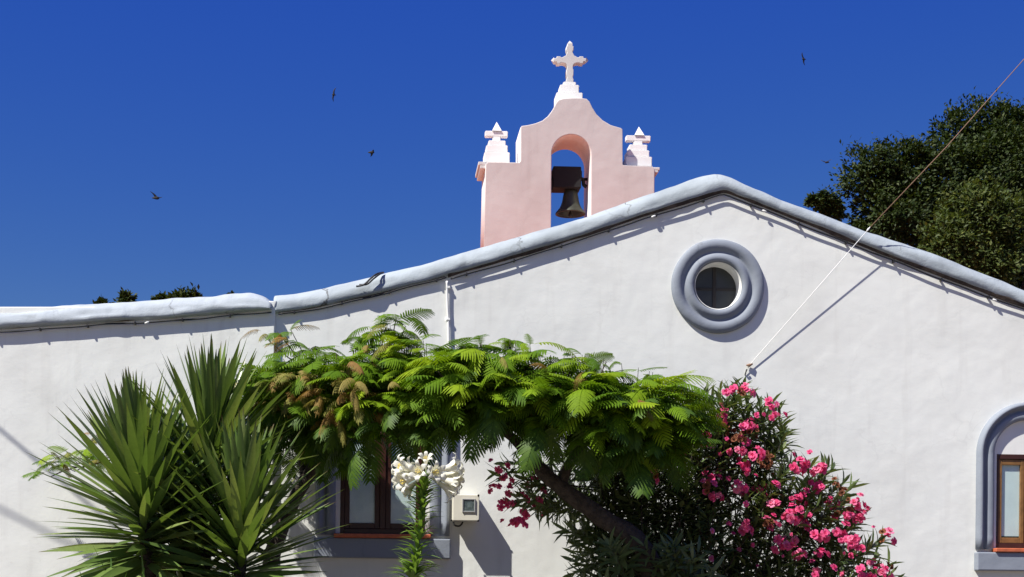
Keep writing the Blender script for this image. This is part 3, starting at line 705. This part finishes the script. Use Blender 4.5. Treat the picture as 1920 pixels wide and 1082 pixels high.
def canopy(x0, x1, n, nin, ymid, src, size, rust):
    tips, inner = [], []
    for i in range(n):
        x = x0 + (x1 - x0) * ((i + rnd_(0, 1)) / n); hfr = rnd_(.0, 1.0) ** 1.0
        t, b = interp(x, CTOP), interp(x, CBOT); y = t + 10 + (b - t - 44) * hfr
        Y = ymid(x) - .62*math.sin(math.pi*min(1, .12 + .80*hfr)) + .25 + rnd_(-.15, .15)
        if random.random() < .22: Y += .5 if x < 600 else .2
        tips.append((P(x, y, Y), src(x, y), random.choice((5, 6, 6)), rust(x, y), size*(.9 if hfr < .15 else 1), .45*hfr))
    for i in range(nin):
        x = rnd_(x0 + 15, x1 - 15); t, b = interp(x, CTOP), interp(x, CBOT); hfr = rnd_(.25, .96); y = t + (b-t)*hfr
        Y = ymid(x) + rnd_(-.40, .45 if x < 620 else .3)
        inner.append((random.choice(FI), lookm(P(x, y, Y), unit(rnd_(0, 6.28), rnd_(-.9, .15)), (0, 0, 1), size*rnd_(.7, 1.1), rnd_(-.4, .4))))
    return tips, inner
def V(px_, py_, Y): return P(px_, py_, Y)
def young(x0, x1, n, ym):
    out = []
    for i in range(n):
        x = rnd_(x0, x1); t = interp(x, CTOP); p = P(x, t + 10, ym(x) - .1)
        out.append((p, p - Vector((rnd_(-.05, .05), 0, .25)), 2, 0, .22, 0))
    return out
# left tree
ymL = lambda x: interp(x, [(440, -.85), (600, -.95), (700, -1.6), (850, -1.8)])
srcL = lambda x, y: V(min(max(x*.5 + 320, 560), 760), 800, ymL(x) + .1)
tips, inner = canopy(475, 850, 76, 150, ymL, srcL, .44, lambda x, y: .5 if (515 < x < 700 and 680 < y < 790) else (.15 if x < 740 else .03))
for x, y in ((492, 628), (520, 622), (535, 640), (545, 618)): tips.append((V(x, y, -.9), V(600, 700, -.85), 4, .35, .30, .1))
for x, y in ((742, 600), (715, 606), (760, 612)): tips.append((V(x, y, -1.4), V(720, 700, -1.3), 5, 0, .42, .1))
for x, y in ((95, 868), (140, 855), (160, 835), (200, 825), (230, 850), (190, 870), (250, 800), (300, 760), (420, 690), (450, 720), (75, 885), (100, 850), (125, 848), (150, 858), (120, 875), (175, 840), (215, 800), (180, 815)): tips.append((V(x, y, -.55), V(x + 45, interp(x + 45, [(130, 880), (210, 862), (300, 830), (430, 790)]), -.57), 3, .5, .27, .1))
for x, y in ((600, 840), (640, 862), (690, 866), (560, 815)): tips.append((V(x, y, -.7), V(640, 800, -.7), 5, 0, .36, .3))
for i in range(90):                                                 # low branches close to the wall, shading the window
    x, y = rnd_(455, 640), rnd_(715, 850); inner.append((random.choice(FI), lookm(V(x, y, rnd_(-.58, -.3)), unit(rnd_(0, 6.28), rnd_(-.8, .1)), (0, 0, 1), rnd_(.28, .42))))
tips += young(560, 840, 10, ymL)
bL = V(500, 1060, -.75); bL.z = GZ
feather_tree('feathery-leaved tree with rusty leaf tips behind the yuccas', bL,
   [('trunk', [bL + Vector((0, 0, -.1)), V(505, 1080, -.75), V(530, 985, -.75), V(572, 900, -.78), V(615, 838, -.82), V(660, 790, -.9)], [.085, .078, .068, .06, .05, .035]),
    ('branch', [V(572, 900, -.78), V(562, 845, -.72), V(535, 800, -.7), V(500, 760, -.75)], [.045, .035, .028, .018]),
    ('branch', [V(615, 838, -.82), V(690, 800, -1.2), V(760, 770, -1.6), V(830, 745, -1.75)], [.045, .036, .028, .016]),
    ('branch', [V(660, 790, -.9), V(690, 730, -1.1), V(720, 670, -1.3), V(740, 620, -1.4)], [.034, .026, .02, .012]),
    ('branch', [V(535, 800, -.7), V(430, 790, -.65), V(300, 830, -.58), V(210, 862, -.56), V(130, 880, -.55)], [.026, .018, .011, .007, .002]),
    ('branch', [V(620, 740, -1.3), V(680, 712, -1.42), V(715, 698, -1.45), V(748, 703, -1.45)], [.016, .013, .011, .007])], tips, inner)
# right tree
ymR = lambda x: interp(x, [(780, -1.9), (900, -2.0), (1100, -2.15), (1340, -2.15)])
srcR = lambda x, y: V(min(max(x*.45 + 560, 930), 1150), 800, ymR(x) + .1)
tips, inner = canopy(810, 1290, 100, 190, ymR, srcR, .47, lambda x, y: .02)
for x, y in ((1285, 795), (1300, 770), (1260, 840), (1225, 860)): tips.append((V(x, y, -2.3), V(1230, 790, -2.1), 4, 0, .42, .2))
tips += young(860, 1310, 16, ymR)
bR = V(1235, 1090, -1.7); bR.z = GZ
feather_tree('feathery-leaved tree with a leaning dark trunk in front of the oleander', bR,
   [('trunk', [bR + Vector((0, 0, -.1)), V(1222, 1090, -1.75), V(1200, 1020, -1.8), V(1125, 968, -1.85), V(1050, 912, -1.8), V(1003, 868, -1.75), V(985, 820, -1.65), V(975, 770, -1.6)], [.10, .092, .086, .078, .068, .058, .046, .032]),
    ('branch', [V(1003, 868, -1.75), V(960, 820, -1.75), V(900, 780, -1.85), V(850, 760, -1.85)], [.05, .04, .03, .018]),
    ('branch', [V(1050, 912, -1.8), V(1080, 850, -1.8), V(1140, 790, -2.0), V(1220, 760, -2.1)], [.05, .04, .03, .018]),
    ('branch', [V(985, 820, -1.65), V(1030, 760, -1.65), V(1070, 710, -1.7)], [.045, .03, .015])], tips, inner)

# ------------------------------------------------------------------ oleander
OL = [blade('oleander_leaf_%d' % i, M['ole'], 4, lambda s: .098*math.sin(math.pi*min(1, .06+.94*s))**.8 if s < 1 else .002, dr, .3) for i, dr in enumerate((.05, .2, .4))]
OI = [blade('oleander_inner_%d' % i, M['olein'], 3, lambda s: .098*math.sin(math.pi*min(1, .06+.94*s))**.8 if s < 1 else .002, dr, .3) for i, dr in enumerate((.08, .35))]
def blossom_mesh(name, m, seed, closed=0.0):
    rg = random.Random(seed); v, f = [], []
    for layer, (n, r, tilt) in enumerate(((5, 1.0, .15), (5, .7, .75), (3, .42, 1.1))):
        for k in range(n):
            a = 2*math.pi*(k + .5*layer)/n + rg.uniform(-.2, .2); tl = tilt + closed + rg.uniform(-.15, .2); rr = r*rg.uniform(.85, 1.1)
            dx, dy = math.cos(a), math.sin(a); b = len(v)
            for u, wd in ((.0, .10), (.5, .36), (.85, .42), (1.0, .22)):
                rad, h = rr*u*math.cos(tl), rr*u*math.sin(tl) + .10*layer - .22*(u**3)*rr
                for sgn in (-1, 1):
                    v.append((dx*rad - dy*wd*rr*sgn, dy*rad + dx*wd*rr*sgn, h + rg.uniform(-.10, .10)*u))
            for j in range(3): f.append((b+2*j, b+2*j+1, b+2*j+3, b+2*j+2))
    me = bpy.data.meshes.new(name); me.from_pydata(v, [], f); me.materials.append(m); me.update()
    me.polygons.foreach_set('use_smooth', [True]*len(f)); return me
BL = [blossom_mesh('blossom_%d' % i, M['pinkfl'], i, (0, .1, .3)[i]) for i in range(3)]
BD = [blossom_mesh('withered_blossom_%d' % i, M['deadfl'], i+7, .6) for i in range(2)]
OPOLY = [(1385, 712), (1440, 735), (1475, 790), (1530, 850), (1585, 905), (1630, 960), (1655, 1010), (1670, 1085), (1690, 1180), (1080, 1180), (1060, 1080), (1085, 1020), (1050, 990), (965, 965), (935, 880), (960, 850), (1060, 850), (1200, 800), (1290, 735), (1340, 735)]
ole_base = V(1330, 1090, -1.3); ole_base.z = GZ
ole = tag(empty('oleander_bush', ole_base), 'pink-flowering oleander bush with narrow leaves against the white wall', 'shrub')
leaves, stems = [], bmesh.new(); tipsO = []
n = 0
while n < 622:
    x, y = rnd_(930, 1690), rnd_(700, 1180)
    if n >= 600: x, y = rnd_(1130, 1340), rnd_(1000, 1140)           # shoots in front of the leaning trunk
    if not in_poly(x, y, OPOLY): continue
    if x < 1100 and random.random() < .4: continue
    if x > 1330 and random.random() < .38: continue
    Y = rnd_(-1.6, -.8) if x > 1150 else rnd_(-1.5, -.95); Y = rnd_(-2.15, -1.95) if n >= 600 else Y; n += 1
    tip = V(x, y, Y); root_ = ole_base + Vector((rnd_(-.25, .25), rnd_(-.2, .2), rnd_(.2, .6)))
    d = (tip - root_).normalized(); d = (d + Vector((rnd_(-.35, .35), rnd_(-.35, .2), rnd_(-.1, .3)))).normalized()
    if x < 1110: d = (d + Vector((0, 0, -.6))).normalized()
    L_ = rnd_(.3, .5); tipsO.append((tip, d))
    tube('', [tip - d*L_*1.6 - Vector((0, 0, .04)), tip - d*L_*.8, tip], [.005, .004, .002], None, bm=stems, sides=5)
    if n % 14 == 0: tube('', spline([root_ - Vector((0, 0, .5)), root_.lerp(tip, .45) + Vector((0, .05, .06)), tip - d*L_*1.5], 8), [.014 - .0012*k for k in range(9)], None, bm=stems, sides=5)
    a0 = rnd_(0, 6.28)
    for j in range(7):
        s = j/6
        for k in range(3):
            an = a0 + j*1.05 + k*2.094 + rnd_(-.2, .2); e1_ = d.orthogonal().normalized(); e2_ = d.cross(e1_)
            out = e1_*math.cos(an) + e2_*math.sin(an); ld = (d*(.15 + .8*s) + out*(1.0 - .3*s)).normalized()
            leaves.append((tip - d*L_*(1-s), ld, rnd_(.17, .26)*(1 - .25*s), d))
leaves.sort(key=lambda q: q[0].y)
vis = [q for q in leaves if q[0].x > V(1100, 900, -1).x][:300]; vset = set(id(q) for q in vis)
for lo, ld, sz, d in vis: inst('leaf', random.choice(OL), lookm(lo, ld, d, sz), ole)
joined('foliage', [(random.choice(OI), lookm(lo, ld, d, sz)) for q in leaves if id(q) not in vset for lo, ld, sz, d in (q,)], M['olein'], ole)
fin('stems', stems, M['bark'], ole, smooth=True)['kind'] = 'stuff'
CL = [(1385, 742), (1362, 738), (1402, 735), (1445, 760), (1452, 780), (1355, 778), (1408, 793), (1395, 826), (1390, 842), (1422, 850), (1388, 872), (1395, 868), (1375, 925), (1380, 910), (1352, 930), (1330, 912), (1345, 895), (1425, 915), (1432, 930), (1450, 912), (1500, 875), (1510, 868), (1540, 880), (1525, 910), (1505, 930), (1480, 965), (1495, 962), (1455, 948), (1440, 985), (1508, 985), (1560, 945), (1570, 960), (1548, 998), (1580, 990), (1470, 1015), (1480, 1012), (1460, 1020), (1590, 1020), (1600, 1012), (1540, 1040), (1530, 1060), (1545, 1075), (1665, 1008), (1640, 1055), (1625, 1075), (1610, 945), (1615, 965), (1410, 1000), (1400, 988), (1310, 815), (1290, 790), (1320, 840), (1275, 845), (1250, 860), (1180, 800), (1090, 760), (1230, 885), (1495, 1040), (1650, 1075), (1612, 1040)]
SHD = [(935, 875), (950, 895), (930, 915), (955, 920), (938, 945), (962, 950), (975, 935), (960, 975), (968, 985), (990, 960), (1010, 945), (975, 985), (1000, 900), (1020, 925)]
WIT = [(1432, 855), (1448, 862), (1440, 870), (1390, 820), (1410, 815), (1572, 915), (1578, 925), (1655, 1062), (1372, 812), (1590, 950)]
bl = []
for (x, y), kind in [(c, 0) for c in CL] + [(c, 1) for c in SHD] + [(c, 2) for c in WIT]:
    Y = rnd_(-1.78, -1.45) if kind != 1 else -1.35
    c = V(x, y, Y + rnd_(-.08, .1))
    for k in range((random.choice((2, 3, 4, 5, 6, 7)), 4, 6)[kind]):
        o_ = Vector((random.gauss(0, .042), rnd_(-.05, .03), random.gauss(0, .034)))
        d = (o_.normalized()*.8 + Vector((0, -.7, .35)) + Vector((rnd_(-.4, .4),)*3)).normalized(); sz = rnd_(.034, .052)*(1, .85, .7)[kind]
        q = d.to_track_quat('Z', 'Y').to_matrix().to_4x4()
        bl.append((random.choice(BD if kind == 2 or random.random() < .06 else BL), Matrix.Translation(c + o_) @ q @ Matrix.Diagonal((sz, sz, sz, 1)), c.y + o_.y + (1 if kind == 2 else 0)))
for k in range(60):                                                  # single blooms and buds
    x, y = rnd_(1330, 1660), rnd_(730, 1080)
    if not in_poly(x, y, OPOLY): continue
    c = V(x, y, rnd_(-1.75, -1.5)); d = Vector((rnd_(-.6, .6), -.7, rnd_(-.1, .7))).normalized(); sz = rnd_(.016, .034)
    bl.append((random.choice(BL), Matrix.Translation(c) @ d.to_track_quat('Z', 'Y').to_matrix().to_4x4() @ Matrix.Diagonal((sz, sz, sz, 1)), c.y))
bl.sort(key=lambda q: q[2])
for mm, mt, _ in bl[:290]: inst('blossom', mm, mt, ole)
if len(bl) > 290: 
    rest = [b for b in bl[290:] if b[0] in BL]; dead = [b for b in bl[290:] if b[0] in BD]
    joined('blossoms', [(mm, mt) for mm, mt, _ in rest], M['pinkfl'], ole)
    if dead: joined('withered_blossoms', [(mm, mt) for mm, mt, _ in dead], M['deadfl'], ole)

# ------------------------------------------------------------------ yuccas
YW = lambda s: .0225 * (.55 + 1.0*math.sin(math.pi*min(1, s*.9 + .08))) * (1 - s**5) * (.75 if s < .05 else 1) + .0008
YL = [blade('yucca_leaf_%d' % i, M['yucca'], 8, YW, dr, fo) for i, (dr, fo) in enumerate(((.0, .28), (.03, .32), (.07, .25), (.13, .15)))]
def yucca(label, head, foot, nl, ln, Ys, lean=(0, 0), spread=1.0):
    top = V(*head, Ys); base = V(foot, 1000, Ys); base.z = GZ
    root = tag(empty('yucca_plant', base), label, 'yucca', 'yuccas in front of the left wing')
    pts = spline([base + Vector((0, 0, -.05)), base.lerp(top, .5) + Vector((rnd_(-.04, .04), .03, 0)), top], 14)
    tube('trunk', pts, [.075 - .0025*k for k in range(15)], M['bark'], root, 10, wob=.3)
    ax = (pts[-1] - pts[-5]).normalized(); e1_ = ax.orthogonal().normalized(); e2_ = ax.cross(e1_)
    for j in range(nl):
        u = j / (nl - 1)                                             # 0 youngest and upright, 1 oldest and drooping
        el = R(87 - 103*u**1.05 + rnd_(-6, 6)); an = j*2.39996 + rnd_(-.25, .25)
        out = e1_*math.cos(an) + e2_*math.sin(an)
        d = ax*math.sin(el) + out*math.cos(el)
        loc = top + ax*(.12 - .85*u**1.15) + out*.035
        l = ln*rnd_(.82, 1.12)*(.82 + .25*min(1, u*3) - .45*max(0, u-.45))
        inst('leaf', YL[min(3, int(u*2.6 + rnd_(0, 1.2)))], lookm(loc, d, ax if el < 1.2 else out*-1, (l, 1.15*rnd_(.85, 1.1), 1.15*l), rnd_(-.25, .25) + random.choice((-1, 1))*rnd_(.3, 1.0)*max(0, u - .25)), root)
    return root
yucca('leftmost tall spiky yucca with long leaves over the white wall', (262, 905), 300, 230, .93, -1.85)
yucca('highest spiky yucca reaching up beside the feathery tree', (395, 838), 380, 170, .95, -1.55)
yucca('lower spiky yucca between the tallest yucca and the window', (455, 975), 445, 200, .88, -1.95)
yucca('half-hidden yucca between the leftmost and the highest yucca', (325, 930), 335, 100, .85, -1.35)
yucca('shaded low yucca at the bottom behind the other yuccas', (350, 1040), 350, 90, .82, -1.45)

# strap-leaved plant at the lower left
SLM = [blade('strap_leaf_%d' % i, M['strap'], 7, lambda s: .035*(1 - s**3) + .001, dr, .15) for i, dr in enumerate((.1, .35))]
sb = V(235, 1090, -2.1); sb.z = GZ
sp = tag(empty('strap_leaf_plant', sb), 'broad strap-leaved plant below the leftmost yucca', 'plant')
for k in range(16):
    inst('leaf', random.choice(SLM), lookm(sb + Vector((rnd_(-.08, .08), rnd_(-.08, .08), 0)), unit(rnd_(0, 6.28), R(rnd_(68, 86))), unit(rnd_(0, 6.28), 0), (rnd_(.95, 1.28), 1, 1)), sp)

# ------------------------------------------------------------------ lily
LY = -2.6
lb = V(772, 1090, LY); lb.z = GZ - .05
lily = tag(empty('white_lily', lb), 'tall white trumpet lily in front of the arched window', 'lily')
stem = spline([lb, V(770, 1120, LY), V(779, 1060, LY), V(790, 960, LY), V(796, 915, LY), V(799, 890, LY)], 40)
tube('stem', stem, [.016 - .00012*k for k in range(41)], M['lilystem'], lily, 8)
LLM = [blade('lily_leaf_%d' % i, M['lilyleaf'], 5, lambda s: .085*math.sin(math.pi*min(1, .15+.85*s))**.7 if s < 1 else .003, dr, .3) for i, dr in enumerate((.25, .5))]
for k in range(230):
    u = .25 + .69*k/229; q = u*40; i = int(q); p = stem[i].lerp(stem[i+1], q-i)
    an = k*2.39996; el = R(rnd_(25, 58)); l = (.21 - .12*u)*rnd_(.85, 1.15)*(1.25 if u < .8 else 1)
    inst('leaf', random.choice(LLM), lookm(p, unit(an, el), (0, 0, 1), (l, l*1.15, l)), lily)
def lily_mesh(seed):
    rg = random.Random(seed); v, f = [], []
    prof = [(0, .035), (.2, .06), (.45, .10), (.65, .155), (.8, .22)]
    n = 12
    for z, r in prof:
        for k in range(n): a = 2*math.pi*k/n; v.append((r*math.cos(a), r*math.sin(a), z))
    for i in range(len(prof)-1):
        for k in range(n): f.append((i*n+k, i*n+(k+1) % n, (i+1)*n+(k+1) % n, (i+1)*n+k))
    for k in range(6):                                               # six petals recurving at the mouth
        a = 2*math.pi*k/6; c, s = math.cos(a), math.sin(a); b = len(v); wd0 = .105 if k % 2 else .125
        for u, (rad, z, wd) in enumerate(((.20, .74, wd0), (.30, .90, wd0*1.25), (.43, .985, wd0*1.1), (.55, .97, wd0*.65), (.62, .90, .012))):
            j = rg.uniform(-.02, .02)
            for t in (-1, 0, 1): v.append((c*rad - s*wd*t, s*rad + c*wd*t, z + j + (.03 if t == 0 else 0)))
            if u:
                q = b + 3*(u-1); f += [(q, q+1, q+4, q+3), (q+1, q+2, q+5, q+4)]
    me = bpy.data.meshes.new('lily_flower_%d' % seed); me.from_pydata(v, [], f); me.materials.append(M['petal'])
    me.polygons.foreach_set('use_smooth', [True]*len(f)); me.update(); return me
LF = [lily_mesh(i) for i in range(3)]
sbm = bmesh.new()
for k in range(6):
    a = k*1.047; tube('', [(0.0, 0, .3), (.05*math.cos(a), .05*math.sin(a), .7), (.10*math.cos(a), .10*math.sin(a), .9)], [.012, .012, .012], None, bm=sbm, sides=4)
    tube('', [(.07*math.cos(a+.3), .07*math.sin(a+.3), .90), (.10*math.cos(a), .10*math.sin(a), .92), (.13*math.cos(a-.3), .13*math.sin(a-.3), .90)], [.016, .028, .016], None, bm=sbm, sides=5)
stm = bpy.data.meshes.new('stamens'); sbm.to_mesh(stm); sbm.free(); stm.materials.append(M['stamen'])
hub = V(799, 889, LY)
FL = [(1.0, -.25, .28, .23), (1.0, .15, -.02, .25), (.95, -.2, -.30, .24), (.85, .1, -.55, .23), (-.9, -.35, .22, .22), (-.95, .1, -.08, .23), (-.8, -.5, -.30, .22), (-.55, .3, -.45, .2), (.35, -.9, .02, .19), (-.35, -.95, .05, .19), (-.05, -.6, .62, .15), (-.6, .6, .25, .2)]
for i, (x, y, z, l) in enumerate(FL):
    d = Vector((x, y, z)).normalized(); start = hub + d*.03; q = d.to_track_quat('Z', 'Y').to_matrix().to_4x4()
    mt = Matrix.Translation(start) @ q @ Matrix.Rotation(rnd_(0, 1), 4, 'Z') @ Matrix.Diagonal((l*.76, l*.76, l*1.05, 1))
    fl = inst('flower', LF[i % 3], mt, lily)
    st = bpy.data.objects.new('stamens', stm); link(st, fl)
    tube('flower_stalk', [hub - Vector((0, 0, .06)), hub - Vector((0, 0, .02)) + d*.015, start + d*.01], .006, M['lilystem'], lily, 5)

# ------------------------------------------------------------------ birds
def bird(label, body, head, tail, w1, w2, dist):
    """body centre, head, tail and wing-tip pixels; scythe wings joined to the spindle body in one mesh"""
    Yb = dist + CAM.y
    c, hd, tl = P(*body, Yb), P(*head, Yb), P(*tail, Yb); bm = bmesh.new(); L = (hd - tl).length; ax = (hd - tl).normalized()
    tube('', [tl, tl.lerp(hd, .25), tl.lerp(hd, .5), tl.lerp(hd, .75), tl.lerp(hd, .9), hd], [L*.05, L*.13, L*.2, L*.21, L*.15, L*.03], None, bm=bm, sides=8)
    for wt, dy in ((w1, -.06), (w2, .06)):
        tip = P(*wt, Yb + dy); span = tip - c; prev = None
        bow = ax * span.length * .16
        for k in range(7):
            u = k/6; p = c + span*u + bow*math.sin(math.pi*u*.9); ch = L*.42*(1 - u)**.6 + .008
            up = span.cross(ax).normalized() * (.02*(1-u) + .004)
            ringv = [bm.verts.new(p + ax*ch*.5), bm.verts.new(p + up), bm.verts.new(p - ax*ch*.5), bm.verts.new(p - up)]
            if prev:
                for j in range(4): bm.faces.new((prev[j], prev[(j+1) % 4], ringv[(j+1) % 4], ringv[j]))
            prev = ringv
        bm.faces.new(prev)
    o = fin('swift_bird', bm, M['bird'], None, smooth=False); tag(o, label, 'bird', 'swifts in the sky'); return o
bird('swift flying low over the left wing with one wing raised', (293, 371.5), (299, 371.5), (285, 371), (280.5, 358.5), (303.5, 369.5), 46)
bird('swift banking with vertical wings left of the belfry', (626, 177.5), (622.5, 177), (630, 178.5), (630.6, 164.5), (626.3, 191), 47)
bird('small swift with folded-down wings just left of the belfry', (697, 286), (702, 285.5), (690, 286), (699.5, 280.5), (694.5, 294), 48)
bird('swift banking with vertical wings high above the right gable slope', (1507.5, 110.8), (1503.5, 110), (1511, 111.5), (1504.8, 98.5), (1509.8, 123), 48)
bird('swift gliding beside the dark ficus crown', (1550, 304.5), (1546.5, 304.5), (1555, 304.5), (1560, 299), (1539.5, 299.8), 47)
for me in [m_ for m_ in bpy.data.meshes if m_.users == 0]: bpy.data.meshes.remove(me)
